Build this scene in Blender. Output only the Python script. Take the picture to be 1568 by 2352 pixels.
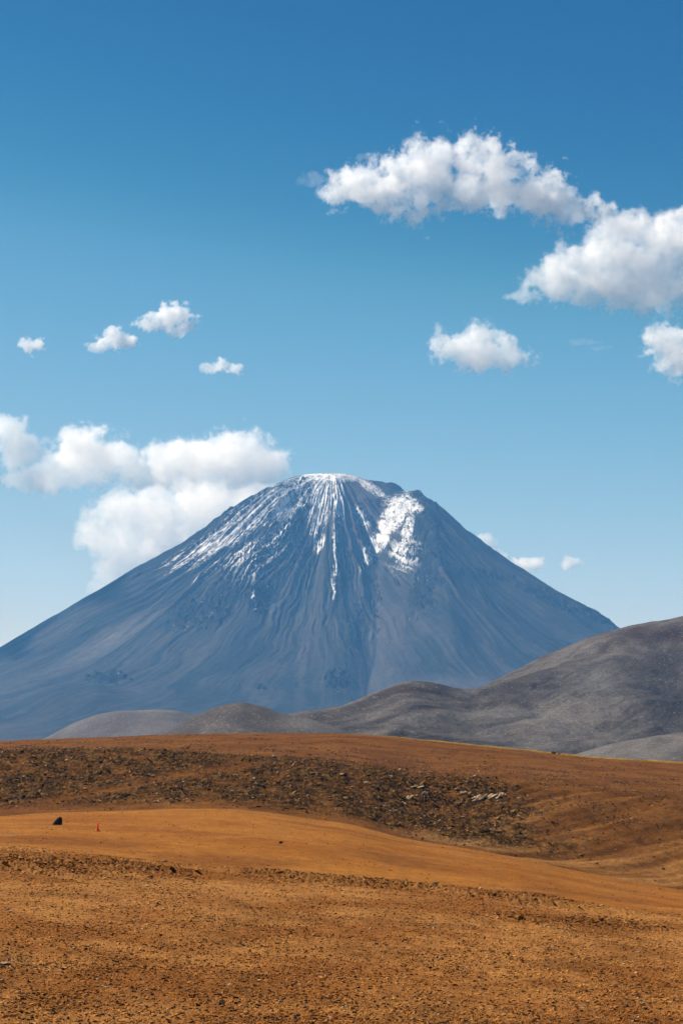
import bpy, math, random
import numpy as np
from mathutils import Vector

# ------------------------------------------------------------------ camera, sky, sun, exposure
for o in list(bpy.data.objects):
    bpy.data.objects.remove(o)
sc = bpy.context.scene
COL = sc.collection
F = 4573.0            # focal length in units of the 1568-wide photograph
HY = 1650.0           # height of the eye's horizon in the photograph
EYE = 4.6             # height of the eye in metres

cam_d = bpy.data.cameras.new('camera')
cam = bpy.data.objects.new('camera', cam_d)
COL.objects.link(cam)
cam_d.sensor_fit = 'VERTICAL'
cam_d.sensor_height = 36.0
cam_d.sensor_width = 24.0
cam_d.lens = 36.0 * F / 2352.0
cam_d.shift_y = (HY - 1176.0) / 2352.0
cam_d.clip_start = 0.5
cam_d.clip_end = 120000.0
cam.location = (0, 0, EYE)
cam.rotation_euler = (math.radians(90), 0, 0)
sc.camera = cam

SUN_EL = math.radians(47.0)
SUN_AZ = math.radians(-72.0)        # from straight ahead (+Y), minus = to the left
sun_dir = Vector((math.sin(SUN_AZ) * math.cos(SUN_EL), math.cos(SUN_AZ) * math.cos(SUN_EL), math.sin(SUN_EL)))

world = bpy.data.worlds.new('World')
sc.world = world
world.use_nodes = True
wn, wl = world.node_tree.nodes, world.node_tree.links
wn.clear()
sky = wn.new('ShaderNodeTexSky')
sky.sky_type = 'NISHITA'
sky.sun_disc = False
sky.sun_elevation = SUN_EL
sky.sun_rotation = SUN_AZ
sky.altitude = 4300.0
sky.air_density = 1.15
sky.dust_density = 0.5
sky.ozone_density = 1.6
sdn = wn.new('ShaderNodeVectorMath'); sdn.operation = 'SCALE'; sdn.inputs['Scale'].default_value = 0.1
grade = wn.new('ShaderNodeRGBCurve')      # deep saturated blue of the high, dry air
for ci, pts_ in enumerate([[(0, 0), (0.12, 0.008), (0.15, 0.024), (0.185, 0.085), (0.45, 0.345), (1, 0.74)],
                           [(0, 0), (0.205, 0.088), (0.25, 0.138), (0.31, 0.247), (0.66, 0.445), (1, 0.65)],
                           [(0, 0), (0.38, 0.235), (0.46, 0.300), (0.54, 0.415), (0.80, 0.51), (1, 0.60)]]):
    cv = grade.mapping.curves[ci]
    cv.points[0].location = pts_[0]; cv.points[1].location = pts_[-1]
    for q_ in pts_[1:-1]:
        cv.points.new(*q_)
grade.mapping.update()
sup = wn.new('ShaderNodeVectorMath'); sup.operation = 'SCALE'; sup.inputs['Scale'].default_value = 10.0
bg = wn.new('ShaderNodeBackground')
bg.inputs['Strength'].default_value = 0.070
wo = wn.new('ShaderNodeOutputWorld')
wl.new(sky.outputs['Color'], sdn.inputs[0])
wl.new(sdn.outputs[0], grade.inputs['Color'])
wl.new(grade.outputs[0], sup.inputs[0])
wl.new(sup.outputs[0], bg.inputs['Color'])
wl.new(bg.outputs['Background'], wo.inputs['Surface'])

sl = bpy.data.lights.new('sun', 'SUN')
sl.energy = 5.0
sl.angle = math.radians(0.55)
sl.color = (1.0, 0.945, 0.865)
sun = bpy.data.objects.new('sun', sl)
sun.rotation_euler = sun_dir.to_track_quat('Z', 'Y').to_euler()
sun.location = (0, 0, 50)
COL.objects.link(sun)

sc.view_settings.view_transform = 'Standard'
sc.view_settings.look = 'None'
sc.view_settings.exposure = 0.92
sc.view_settings.gamma = 1.0
sc.render.engine = 'CYCLES'
sc.cycles.use_denoising = True
sc.cycles.max_bounces = 140
sc.cycles.diffuse_bounces = 3
sc.cycles.volume_bounces = 120
sc.cycles.volume_step_rate = 1.0
sc.cycles.volume_max_steps = 512
sc.cycles.transparent_max_bounces = 16

# ------------------------------------------------------------------ numeric helpers
rng = np.random.default_rng(7)
_perm = rng.permutation(4096).astype(np.int32)
_grad = rng.uniform(0, 2 * math.pi, 4096)
_gx, _gy = np.cos(_grad).astype(np.float32), np.sin(_grad).astype(np.float32)

def noise(x, y, seed=0):
    x = np.asarray(x, dtype=np.float64) + seed * 17.31
    y = np.asarray(y, dtype=np.float64) - seed * 9.77
    xi, yi = np.floor(x).astype(np.int64), np.floor(y).astype(np.int64)
    fx, fy = (x - xi).astype(np.float32), (y - yi).astype(np.float32)
    u = fx * fx * fx * (fx * (fx * 6 - 15) + 10)
    v = fy * fy * fy * (fy * (fy * 6 - 15) + 10)
    def g(i, j, dx, dy):
        h = _perm[(_perm[(xi + i) & 4095] + (yi + j)) & 4095]
        return _gx[h] * dx + _gy[h] * dy
    a = g(0, 0, fx, fy); b = g(1, 0, fx - 1, fy); c = g(0, 1, fx, fy - 1); d = g(1, 1, fx - 1, fy - 1)
    return ((a + (b - a) * u) * (1 - v) + (c + (d - c) * u) * v) * 1.5

def fbm(x, y, octv=4, seed=0, rough=0.5):
    s = 0.0; a = 1.0; f = 1.0; n = 0.0
    for i in range(octv):
        s = s + a * noise(x * f, y * f, seed + i * 3.7); n += a
        a *= rough; f *= 2.03
    return s / n

def ridged(x, y, octv=4, seed=0, rough=0.5):
    s = 0.0; a = 1.0; f = 1.0; n = 0.0
    for i in range(octv):
        s = s + a * (1 - np.abs(noise(x * f, y * f, seed + i * 5.3)) * 2); n += a
        a *= rough; f *= 2.07
    return s / n

def sm(a, b, x):
    t = np.clip((x - a) / (b - a), 0, 1)
    return t * t * (3 - 2 * t)

def pchip(x, xs, ys):
    """ys: list of K arrays (or scalars) at the knots xs, evaluated at x"""
    xs = np.asarray(xs, float); K = len(xs)
    Y = [np.asarray(v, float) for v in ys]
    h = np.diff(xs)
    dl = [(Y[k + 1] - Y[k]) / h[k] for k in range(K - 1)]
    m = [dl[0]]
    for k in range(1, K - 1):
        p = dl[k - 1] * dl[k]
        m.append(np.where(p > 0, 2 * p / np.where(np.abs(dl[k - 1] + dl[k]) < 1e-12, 1, dl[k - 1] + dl[k]), 0.0))
    m.append(dl[-1])
    x = np.asarray(x, float)
    idx = np.clip(np.searchsorted(xs, x, side='right') - 1, 0, K - 2)
    out = np.zeros(np.broadcast(x, Y[0]).shape)
    for k in range(K - 1):
        sel = np.broadcast_to(idx == k, out.shape)
        if not sel.any():
            continue
        xx = np.broadcast_to(x, out.shape)[sel]
        g = lambda a: np.broadcast_to(a, out.shape)[sel]
        t = (np.clip(xx, xs[0], xs[-1]) - xs[k]) / h[k]
        out[sel] = (g(Y[k]) * (1 + 2 * t) * (1 - t) ** 2 + g(m[k]) * h[k] * t * (1 - t) ** 2
                    + g(Y[k + 1]) * t * t * (3 - 2 * t) + g(m[k + 1]) * h[k] * t * t * (t - 1))
    return out

def curve(pts):
    xs = [p[0] for p in pts]; ys = [p[1] for p in pts]
    return lambda x: pchip(x, xs, ys)

def Zof(y, d):
    return EYE + (HY - y) / F * d

# ------------------------------------------------------------------ object helpers
def prop(o, label=None, cat=None, group=None, kind=None):
    if label: o['label'] = label
    if cat: o['category'] = cat
    if group: o['group'] = group
    if kind: o['kind'] = kind
    return o

GROUND_TONE = 0.72    # all bare ground and rock albedos share this factor

def mesh_np(name, V, faces, mat=None, col=None, smooth=True, parent=None, extra=None):
    me = bpy.data.meshes.new(name)
    V = np.asarray(V, np.float32); faces = np.asarray(faces, np.int32)
    n, k = faces.shape
    me.vertices.add(len(V)); me.vertices.foreach_set('co', V.ravel())
    me.loops.add(n * k); me.loops.foreach_set('vertex_index', faces.ravel())
    me.polygons.add(n)
    me.polygons.foreach_set('loop_start', np.arange(0, n * k, k, dtype=np.int32))
    me.polygons.foreach_set('loop_total', np.full(n, k, np.int32))
    me.polygons.foreach_set('use_smooth', np.full(n, smooth, bool))
    me.update(calc_edges=True)
    if col is not None:
        a = me.color_attributes.new('tone', 'FLOAT_COLOR', 'POINT')
        c = np.ones((len(V), 4), np.float32); c[:, :3] = np.asarray(col) * GROUND_TONE
        a.data.foreach_set('color', c.ravel())
    for an, av in (extra or {}).items():
        a = me.attributes.new(an, 'FLOAT', 'POINT')
        a.data.foreach_set('value', np.asarray(av, np.float32).ravel())
    if mat: me.materials.append(mat)
    o = bpy.data.objects.new(name, me)
    COL.objects.link(o)
    if parent: o.parent = parent
    return o

def grid_faces(R, C, flip=False):
    i = np.arange(R - 1)[:, None] * C + np.arange(C - 1)[None, :]
    f = np.stack([i, i + 1, i + C + 1, i + C], -1).reshape(-1, 4)
    return f[:, ::-1] if flip else f

def mixc(a, b, t):
    return np.asarray(a)[None, :] * (1 - t[:, None]) + np.asarray(b)[None, :] * t[:, None]

def over(c, b, t):
    return c * (1 - t[:, None]) + np.asarray(b)[None, :] * t[:, None]

# ------------------------------------------------------------------ materials
def terrain_mat(name, s1, s2, bump_s, bump_d, amt=0.35, stretch=(1, 1, 1), rough=0.95, spec=0.05, speck=None):
    m = bpy.data.materials.new(name); m.use_nodes = True
    N, L = m.node_tree.nodes, m.node_tree.links
    N.clear()
    out = N.new('ShaderNodeOutputMaterial'); bs = N.new('ShaderNodeBsdfPrincipled')
    bs.inputs['Roughness'].default_value = rough
    bs.inputs['Specular IOR Level'].default_value = spec
    at = N.new('ShaderNodeAttribute'); at.attribute_name = 'tone'
    tc = N.new('ShaderNodeTexCoord'); mp = N.new('ShaderNodeMapping'); mp.inputs['Scale'].default_value = stretch
    L.new(tc.outputs['Object'], mp.inputs['Vector'])
    def nz(s, det, r=0.6):
        n = N.new('ShaderNodeTexNoise'); n.inputs['Scale'].default_value = s
        n.inputs['Detail'].default_value = det; n.inputs['Roughness'].default_value = r
        L.new(mp.outputs[0], n.inputs['Vector']); return n
    n1, n2, n3 = nz(s1, 4), nz(s2, 5, 0.7), nz(bump_s, 6, 0.7)
    add = N.new('ShaderNodeMath'); add.operation = 'ADD'
    L.new(n1.outputs['Fac'], add.inputs[0]); L.new(n2.outputs['Fac'], add.inputs[1])
    mr = N.new('ShaderNodeMapRange'); mr.inputs['From Min'].default_value = 0.65; mr.inputs['From Max'].default_value = 1.35
    mr.inputs['To Min'].default_value = 1 - amt; mr.inputs['To Max'].default_value = 1 + amt
    L.new(add.outputs[0], mr.inputs['Value'])
    mu = N.new('ShaderNodeMix'); mu.data_type = 'RGBA'; mu.blend_type = 'MULTIPLY'; mu.inputs['Factor'].default_value = 1
    L.new(at.outputs['Color'], mu.inputs['A']); L.new(mr.outputs[0], mu.inputs['B'])
    res = mu.outputs['Result']
    if speck:
        vs, thr, colr = speck
        vo = N.new('ShaderNodeTexVoronoi'); vo.inputs['Scale'].default_value = vs
        L.new(mp.outputs[0], vo.inputs['Vector'])
        sp = N.new('ShaderNodeSeparateColor'); L.new(vo.outputs['Color'], sp.inputs[0])
        gt = N.new('ShaderNodeMapRange'); gt.inputs['From Min'].default_value = thr; gt.inputs['From Max'].default_value = 1.0
        L.new(sp.outputs[0], gt.inputs['Value'])
        dd = N.new('ShaderNodeMapRange'); dd.inputs['From Min'].default_value = 0.45; dd.inputs['From Max'].default_value = 0.25
        L.new(vo.outputs['Distance'], dd.inputs['Value'])
        mm = N.new('ShaderNodeMath'); mm.operation = 'MULTIPLY'
        L.new(gt.outputs[0], mm.inputs[0]); L.new(dd.outputs[0], mm.inputs[1])
        mx = N.new('ShaderNodeMix'); mx.data_type = 'RGBA'
        L.new(mm.outputs[0], mx.inputs['Factor']); L.new(res, mx.inputs['A']); mx.inputs['B'].default_value = (*colr, 1)
        res = mx.outputs['Result']
    L.new(res, bs.inputs['Base Color'])
    bp = N.new('ShaderNodeBump'); bp.inputs['Strength'].default_value = 1.0; bp.inputs['Distance'].default_value = bump_d
    L.new(n3.outputs['Fac'], bp.inputs['Height']); L.new(bp.outputs[0], bs.inputs['Normal'])
    L.new(bs.outputs[0], out.inputs['Surface'])
    return m

M_near = terrain_mat('orange_gravel', 2.5, 12.0, 14.0, 0.03, 0.42)
M_mid = terrain_mat('orange_sand', 0.8, 3.6, 4.0, 0.05, 0.42)
M_far = terrain_mat('brown_slope', 0.5, 1.7, 1.5, 0.22, 0.55)
M_grey = terrain_mat('grey_scree', 0.25, 0.8, 0.35, 1.6, 0.6, speck=(0.55, 0.88, (0.30, 0.28, 0.25)))
M_volc = terrain_mat('volcano_rock', 0.02, 0.13, 0.06, 8.0, 0.5)
M_base = terrain_mat('plain_ground', 0.002, 0.02, 0.02, 3.0, 0.2)

# ------------------------------------------------------------------ near terrain (foreground, orange hill, dark scarp hill): one height function
fg_crest = curve([(-3000, 1900), (-500, 1925), (0, 1945), (215, 1966), (380, 1984), (620, 2005), (784, 2020), (954, 2037), (1184, 2058), (1469, 2092), (1568, 2101), (2200, 2150), (5000, 2200)])
mid_crest = curve([(-3000, 1900), (-500, 1890), (0, 1875), (120, 1868), (330, 1863), (420, 1861), (500, 1861), (600, 1868), (700, 1882), (784, 1893), (934, 1928), (1099, 1955), (1209, 1975), (1334, 2003), (1568, 2045), (2200, 2110), (5000, 2250)])
far_crest = curve([(-3000, 1790), (-500, 1722), (0, 1703), (200, 1695), (400, 1688), (600, 1685), (784, 1686), (900, 1692), (1000, 1702), (1100, 1712), (1200, 1722), (1270, 1730), (1350, 1738), (1450, 1745), (1568, 1751), (2200, 1780), (5000, 1850)])
scarp_top = curve([(-3000, 1800), (-500, 1760), (0, 1728), (300, 1728), (500, 1742), (784, 1760), (1000, 1795), (1200, 1800), (1400, 1815), (1568, 1830), (2200, 1880), (5000, 1950)])
scarp_mid = curve([(-3000, 1850), (-500, 1830), (0, 1806), (300, 1806), (500, 1806), (784, 1835), (950, 1880), (1080, 1905), (1250, 1902), (1400, 1915), (1568, 1930), (2200, 1990), (5000, 2050)])

KD = [0.0, 8.0, 30.0, 52.0, 75.0, 95.0, 125.0, 158.0, 190.0, 235.0, 285.0, 330.0, 362.0, 392.0, 424.0, 505.0, 600.0, 720.0, 950.0, 1500.0]
def near_base(t, d):
    x = 784 + t * F
    fc, mc, rc, st, smd = fg_crest(x), mid_crest(x), far_crest(x), scarp_top(x), scarp_mid(x)
    z30 = Zof(2352, 30) + 0 * x + (x - 784) * -0.0002
    zc = Zof(fc, 75)
    Y = [0 * x + EYE - 1.6, 0 * x + EYE - 1.9, z30, z30 * 0.45 + zc * 0.55 + 0.28, zc,
         Zof(fc + 26, 95), Zof(fc + 34, 125), Zof(fc + 6, 158), Zof(mc * 0.60 + fc * 0.40, 190), Zof(mc, 235),
         Zof(mc + 22, 285), Zof(mc + 22, 330), Zof(mc - 4, 362), Zof(smd, 392), Zof(st, 424),
         Zof(st * 0.45 + rc * 0.55, 505), Zof(rc, 600), Zof(rc + 22, 720), Zof(rc + 75, 950), 0 * x - 75.0]
    return pchip(d, KD, Y)

# rubble banks of the foreground: (list of points (x, screen y) along the bank, width in m, height in m)
def to_ground(x, y):
    """a point of the foreground in photograph units -> (X, Y), by marching along the sight line"""
    t = (x - 784) / F; s = (HY - y) / F
    d = np.linspace(15, 720, 3000)
    z = near_base(np.full_like(d, t), d)
    hit = np.argmax(z >= EYE + s * d)
    return t * d[hit], d[hit]

BANKS = [([(-60, 1990), (60, 1996), (180, 1992), (300, 2000)], 2.4, 0.24),
         ([(640, 2022), (784, 2030), (900, 2040), (1010, 2052), (1090, 2062), (1140, 2068)], 2.2, 0.26),
         ([(1240, 2066), (1330, 2074), (1400, 2080)], 1.8, 0.13),
         ([(1240, 2118), (1330, 2122), (1430, 2122)], 1.6, 0.06)]
BANKS = [(np.array([to_ground(*p) for p in pts]), w, h) for pts, w, h in BANKS]

def bank_fields(X, Y):
    """signed falloff of every bank: (height, rubble weight)"""
    H = np.zeros_like(X); W = np.zeros_like(X)
    for P, w, h in BANKS:
        best = np.full_like(X, 1e9); sgn = np.zeros_like(X)
        for a, b in zip(P[:-1], P[1:]):
            ab = b - a; L2 = (ab ** 2).sum()
            u = np.clip(((X - a[0]) * ab[0] + (Y - a[1]) * ab[1]) / L2, 0, 1)
            dx, dy = X - a[0] - u * ab[0], Y - a[1] - u * ab[1]
            dist = np.hypot(dx, dy)
            s = dy
            up = dist < best
            best = np.where(up, dist, best); sgn = np.where(up, s, sgn)
        g = np.exp(-(best / w) ** 2)
        steep = np.where(sgn < 0, np.exp(-(best / (w * 0.45)) ** 2), np.exp(-(best / (w * 1.7)) ** 2))
        H += h * steep; W = np.maximum(W, np.where(sgn < 0, np.exp(-(best / (w * 0.8)) ** 2), np.exp(-(best / (w * .9)) ** 2)))
    return H, W

def rocky_weight(t, d):
    """how stony the scarp of the brown hill is (photograph-guided, fixed on the ground)"""
    x = 784 + t * F
    w = sm(366, 380, d) * (1 - sm(424, 452, d + 10 * fbm(x / 60, d / 9, 3, 21)))
    right = 1 - sm(1120, 1330, x + 2.2 * (d - 395) + 60 * fbm(x / 90, d / 12, 3, 5))
    track = 1 - 0.85 * np.exp(-(((d - 372) - (x - 80) * 0.088) / 4.5) ** 2) * sm(40, 140, x) * (1 - sm(560, 660, x))
    return w * (0.12 + 0.88 * right) * track * (0.55 + 0.75 * sm(-0.35, 0.3, fbm(x / 70, d / 7, 3, 9)))

def near_z(t, d):
    X, Y = t * d, d
    x = 784 + t * F
    z = near_base(t, d)
    fg = 1 - sm(80, 100, d)
    md = sm(110, 150, d) * (1 - sm(250, 300, d))
    fr = sm(300, 350, d)
    bh, bw = np.zeros_like(z), np.zeros_like(z)
    q = d < 110
    if q.any():
        xf, yf = X[q], Y[q]
        bh[q], bw[q] = bank_fields(xf, yf)
        z[q] += fg[q] * (bh[q] + 0.10 * fbm(xf / 5, yf / 5, 3, 1) + 0.035 * fbm(xf / 0.8, yf / 0.8, 3, 2)
                         + (0.012 + 0.14 * bw[q]) * fbm(xf / 0.17, yf / 0.17, 3, 3, 0.65))
    q = (d > 100) & (d < 310)
    if q.any():
        xf, yf = X[q], Y[q]
        z[q] += md[q] * (0.09 * fbm(xf / 11, yf / 26, 4, 11) + 0.035 * fbm(xf / 1.5, yf / 1.2, 3, 12))
    q = d > 295
    if q.any():
        xf, yf = X[q], Y[q]
        rw = rocky_weight(t[q], d[q])
        xr = x[q]
        # spurs running down to the right hand valley
        sp = sm(900, 1150, xr) * sm(345, 370, yf) * (1 - sm(410, 470, yf))
        far = 1 - sm(700, 1000, yf)
        z[q] += fr[q] * far * (sp * 1.5 * fbm((xf - 1.1 * yf) / 13, (yf) / 60, 3, 13)
                         + 0.28 * fbm(xf / 12, yf / 12, 3, 14)
                         + 0.10 * fbm((xf - .8 * yf) / 2.5, yf / 4, 3, 15)
                         + rw * (0.70 * ridged((xf - 0.9 * yf) / 3.2, (yf + 0.2 * xf) / 1.7, 4, 16, 0.62)
                                 + 0.22 * fbm(xf / 0.9, yf / 0.9, 3, 17, 0.6)))
    return z

def near_colour(t, d):
    X, Y = t * d, d
    x = 784 + t * F
    c = np.zeros((len(t), 3))
    # foreground
    n1 = 1.25 * fbm(X / 5, Y / 8, 5, 31, 0.6); n2 = fbm(X / 1.2, Y / 2.0, 4, 32)
    fgc = mixc((0.235, 0.086, 0.018), (0.350, 0.150, 0.038), sm(-0.35, 0.35, n1 + 0.4 * n2))
    fgc = over(fgc, (0.160, 0.062, 0.014), 0.6 * sm(0.0, 0.5, fbm(X / 3.2, Y / 6.5, 3, 33) + .25 * n2) * (1 - sm(50, 62, d)))
    fgc = over(fgc, (0.130, 0.054, 0.015), 0.45 * np.clip(bank_fields(X, Y)[1], 0, 1) * (1 - sm(80, 100, d)))
    # mid hill: smoother orange with faint streaks following the slope
    n3 = fbm((X + 0.4 * Y) / 16, (Y) / 14, 5, 41, 0.6)
    mdc = mixc((0.240, 0.081, 0.010), (0.310, 0.120, 0.018), sm(-0.4, 0.4, n3))
    mdc = over(mdc, (0.170, 0.056, 0.010), 0.7 * sm(0.0, 0.4, fbm(X / 22, Y / 16, 4, 42)))
    mdc = over(mdc, (0.36, 0.165, 0.045), 0.5 * sm(0.15, 0.45, fbm((X - Y) / 9, Y / 12, 4, 44, 0.6)))
    mdc = over(mdc, (0.335, 0.135, 0.022), 0.5 * sm(222, 234, d + 3 * fbm(X / 8, Y / 4, 2, 43)))
    # far hill: brown, tan fans at the foot on the right
    n5 = fbm(X / 18, Y / 18, 4, 51); n6 = fbm((X - .8 * Y) / 5, Y / 9, 4, 52)
    frc = mixc((0.115, 0.039, 0.005), (0.170, 0.064, 0.010), sm(-0.4, 0.4, n5 + .5 * n6))
    st = fbm((X - 1.0 * Y) / 14, Y / 45, 4, 53)
    lowr = (1 - sm(385, 425, d)) * sm(950, 1150, x)
    frc = over(frc, (0.34, 0.155, 0.042), 0.8 * lowr * sm(-0.05, 0.4, st))
    frc = over(frc, (0.075, 0.030, 0.008), 0.6 * lowr * sm(0.05, 0.5, -st))
    fan = np.exp(-((x - 1075) / 95) ** 2) * np.exp(-((d - 378 - 0.05 * (x - 1075)) / 9) ** 2)
    frc = over(frc, (0.40, 0.21, 0.075), np.clip(fan * 1.1, 0, 0.9))
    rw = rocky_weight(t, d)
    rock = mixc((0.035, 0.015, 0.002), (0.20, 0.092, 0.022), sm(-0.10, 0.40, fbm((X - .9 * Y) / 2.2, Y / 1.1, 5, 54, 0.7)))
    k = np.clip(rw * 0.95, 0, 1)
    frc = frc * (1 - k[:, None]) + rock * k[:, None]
    # small dark tufts scattered over the brown top, thinning out towards the crest
    dots = sm(0.25, 0.5, fbm(X / 2.2, Y / 5.0, 3, 55, 0.7)) * sm(365, 400, d) * (1 - sm(470, 580, d))
    frc = over(frc, (0.025, 0.014, 0.008), 0.7 * dots)
    # yellow grass fringe along the right hand crest
    fr = sm(585, 597, d) * (1 - sm(612, 640, d)) * sm(780, 1000, x)
    frc = over(frc, (0.33, 0.22, 0.03), 0.85 * fr * sm(-.4, .1, fbm(X / 1.5, Y / 1.5, 2, 56)))
    w2 = sm(85, 110, d)[:, None]; w3 = sm(270, 330, d)[:, None]
    c = fgc * (1 - w2) + mdc * w2
    return c * (1 - w3) + frc * w3

def inv_space(a, b, n):
    return 1.0 / np.linspace(1.0 / a, 1.0 / b, n)

tc_in = (np.arange(-70, 1640, 1.9) - 784) / F
tc = np.concatenate([(np.array([-9000, -6500, -4800, -3600, -2700, -2000, -1500, -1100, -800, -550, -380, -250, -150]) - 784) / F,
                     tc_in, (np.array([1720, 1820, 1950, 2120, 2350, 2650, 3050, 3600, 4300, 5200, 6600, 8500, 10500]) - 784) / F])

def polar_sheet(name, depths, zf, cf, mat, cols=tc):
    D, T = np.meshgrid(depths, cols, indexing='ij')
    d, t = D.ravel(), T.ravel()
    z = zf(t, d)
    V = np.stack([t * d, d, z], 1)
    o = mesh_np(name, V, grid_faces(len(depths), len(cols)), mat, cf(t, d))
    return prop(o, kind='structure')

d_a = np.concatenate([np.linspace(1.5, 24, 14), inv_space(25.5, 82, 560), np.linspace(84, 118, 24)])
d_b = np.concatenate([[118.0], np.linspace(121, 150, 10), inv_space(152, 243, 250), np.linspace(246, 310, 16)])
d_c = np.concatenate([[310.0], np.linspace(314, 352, 8), inv_space(354, 612, 520), np.linspace(616, 1500, 50)])
polar_sheet('ground', d_a, near_z, near_colour, M_near)
prop(polar_sheet('hill', d_b, near_z, near_colour, M_mid), 'smooth orange sand rise behind the gravel foreground, carrying the traffic cone')
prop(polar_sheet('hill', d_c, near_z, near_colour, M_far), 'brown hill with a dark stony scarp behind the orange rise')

# ------------------------------------------------------------------ grey hills between the brown hill and the volcano
def grey_sheet(name, label, crest, cd, front, back, dark, light, seed, relief, patches=(), spurs=0.0, xr=(-200, 1800), step=2.0, boost=None):
    """crest: curve of the skyline (photograph units) at depth cd(x); front: list of (depth factor, screen y curve or drop)"""
    cols = (np.arange(xr[0], xr[1] + step, step) - 784) / F
    kd = [f for f, _ in front] + [1.0] + [f for f, _ in back]
    fr = np.concatenate([np.linspace(kd[0], 0.7, 30), np.linspace(0.703, 1.03, 230), np.linspace(1.04, kd[-1], 24)])
    R, C = np.meshgrid(fr, cols, indexing='ij'); r, t = R.ravel(), C.ravel()
    x = 784 + t * F; D0 = cd(x); d = D0 * r; c = crest(x)
    Y = [g(x, c) + 0 * x for _, g in front] + [c] + [g(x, c) + 0 * x for _, g in back]
    Zs = [Zof(y, D0 * k) for y, k in zip(Y, kd)]
    z = pchip(r, kd, Zs)
    X, Yw = t * d, d
    env = sm(0.4, 0.7, r) * (1 - 0.55 * np.exp(-((r - 1) / 0.05) ** 2))
    z = z + env * relief * (fbm((X - spurs * Yw) / 230, (Yw + .3 * spurs * X) / 300, 4, seed) * (1 if not spurs else 1.0)
                            + 0.16 * fbm(X / 45, Yw / 45, 4, seed + 1, 0.6))
    gl = ridged((X - spurs * Yw + 14 * fbm(X / 200, Yw / 200, 2, seed + 8)) / 95, (Yw + .3 * X) / 700, 4, seed + 7, 0.6)
    z = z - env * relief * 0.20 * np.clip(gl - 0.45, 0, 1)
    n = -0.2 * (gl - 0.45) + fbm((X - spurs * Yw) / 75, (Yw + .3 * X) / 520, 5, seed + 2, 0.6)
    col = mixc(dark, light, sm(-0.35, 0.35, n + 0.3 * fbm(X / 22, Yw / 30, 3, seed + 3)))
    sy = HY - (z - EYE) / d * F
    for px, py, rx, ry, cc, a in patches:
        g = np.exp(-((x - px) / rx) ** 2 - ((sy - py) / ry) ** 2 + 0.8 * fbm(X / 60, Yw / 60, 3, seed + 5))
        col = over(col, cc, np.clip(a * g, 0, a))
    o = mesh_np(name, np.stack([X, Yw, z], 1), grid_faces(len(fr), len(cols)), M_grey, col)
    return prop(o, label, kind='structure')

dkg, ltg, brn = (0.050, 0.042, 0.038), (0.138, 0.119, 0.102), (0.050, 0.033, 0.030)
cA = curve([(-400, 1800), (500, 1740), (600, 1680), (660, 1648), (700, 1640), (760, 1629), (820, 1608), (870, 1590), (920, 1575), (950, 1571), (1000, 1576), (1045, 1586), (1080, 1587), (1150, 1555), (1250, 1510), (1350, 1470), (1417, 1446), (1480, 1434), (1568, 1417), (1800, 1375), (2600, 1420)])
dA = curve([(-400, 2050), (600, 2150), (950, 2230), (1080, 2360), (1400, 2650), (1568, 2750), (2600, 2800)])
low = lambda k: (lambda x, c: Zy_low(k))
grey_sheet('hill', 'long grey stony mountainside rising to the right, with a low central knoll', cA, dA,
           [(0.30, lambda x, c: 1850 + 0 * x), (0.52, lambda x, c: 1790 + 0 * x),
            (0.68, lambda x, c: 1735 - sm(1100, 1600, x) * 30),
            (0.84, lambda x, c: c * .50 + 1700 * .50 - 8 * np.exp(-((x - 1010) / 120) ** 2))],
           [(1.12, lambda x, c: c + 25), (1.35, lambda x, c: c + 120), (1.7, lambda x, c: c * 0 + 1720)],
           dkg, ltg, 61, 20.0,
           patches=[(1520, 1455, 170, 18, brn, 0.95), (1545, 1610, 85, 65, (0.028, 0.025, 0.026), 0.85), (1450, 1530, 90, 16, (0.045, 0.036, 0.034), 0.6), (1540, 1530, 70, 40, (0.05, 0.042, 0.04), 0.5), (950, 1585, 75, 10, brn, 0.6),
                    (1300, 1590, 120, 16, (0.055, 0.05, 0.052), 0.5), (1130, 1640, 160, 12, (0.17, 0.155, 0.14), 0.5), (1380, 1560, 60, 30, (.15, .145, .14), .5)],
           spurs=0.5, xr=(-200, 2400), step=2.2)
cB = curve([(-400, 1900), (1000, 1790), (1200, 1750), (1300, 1732), (1400, 1704), (1480, 1690), (1568, 1679), (1800, 1660), (2600, 1700)])
grey_sheet('hill', 'low pale grey spur in front of the dark hollow at the right edge', cB, curve([(-400, 1500), (2600, 1500)]),
           [(0.6, lambda x, c: 1880 + 0 * x), (0.8, lambda x, c: 1800 + 0 * x), (0.92, lambda x, c: c * .5 + 890)],
           [(1.1, lambda x, c: c + 30), (1.3, lambda x, c: c + 120), (1.5, lambda x, c: c + 250)],
           (0.085, 0.074, 0.066), (0.145, 0.127, 0.111), 71, 7.0, patches=[(1480, 1690, 110, 3, (0.19, 0.15, 0.125), 0.6)], spurs=0.4, xr=(1150, 2300))
cC = curve([(-400, 1900), (250, 1745), (350, 1700), (400, 1672), (450, 1645), (500, 1624), (555, 1615), (600, 1623), (640, 1637), (720, 1655), (820, 1690), (950, 1750), (2600, 1900)])
grey_sheet('hill', 'dark rounded grey knoll left of centre below the volcano', cC, curve([(-400, 1750), (2600, 1750)]),
           [(0.6, lambda x, c: 1880 + 0 * x), (0.8, lambda x, c: 1790 + 0 * x), (0.92, lambda x, c: c * .5 + 870)],
           [(1.1, lambda x, c: c + 30), (1.3, lambda x, c: c + 120), (1.5, lambda x, c: c + 250)],
           (0.065, 0.055, 0.050), (0.12, 0.102, 0.088), 81, 6.0, patches=[(680, 1660, 80, 20, (0.15, 0.13, 0.115), 0.8), (560, 1650, 60, 25, (.045, .040, .041), .6)], xr=(150, 1000))
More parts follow.
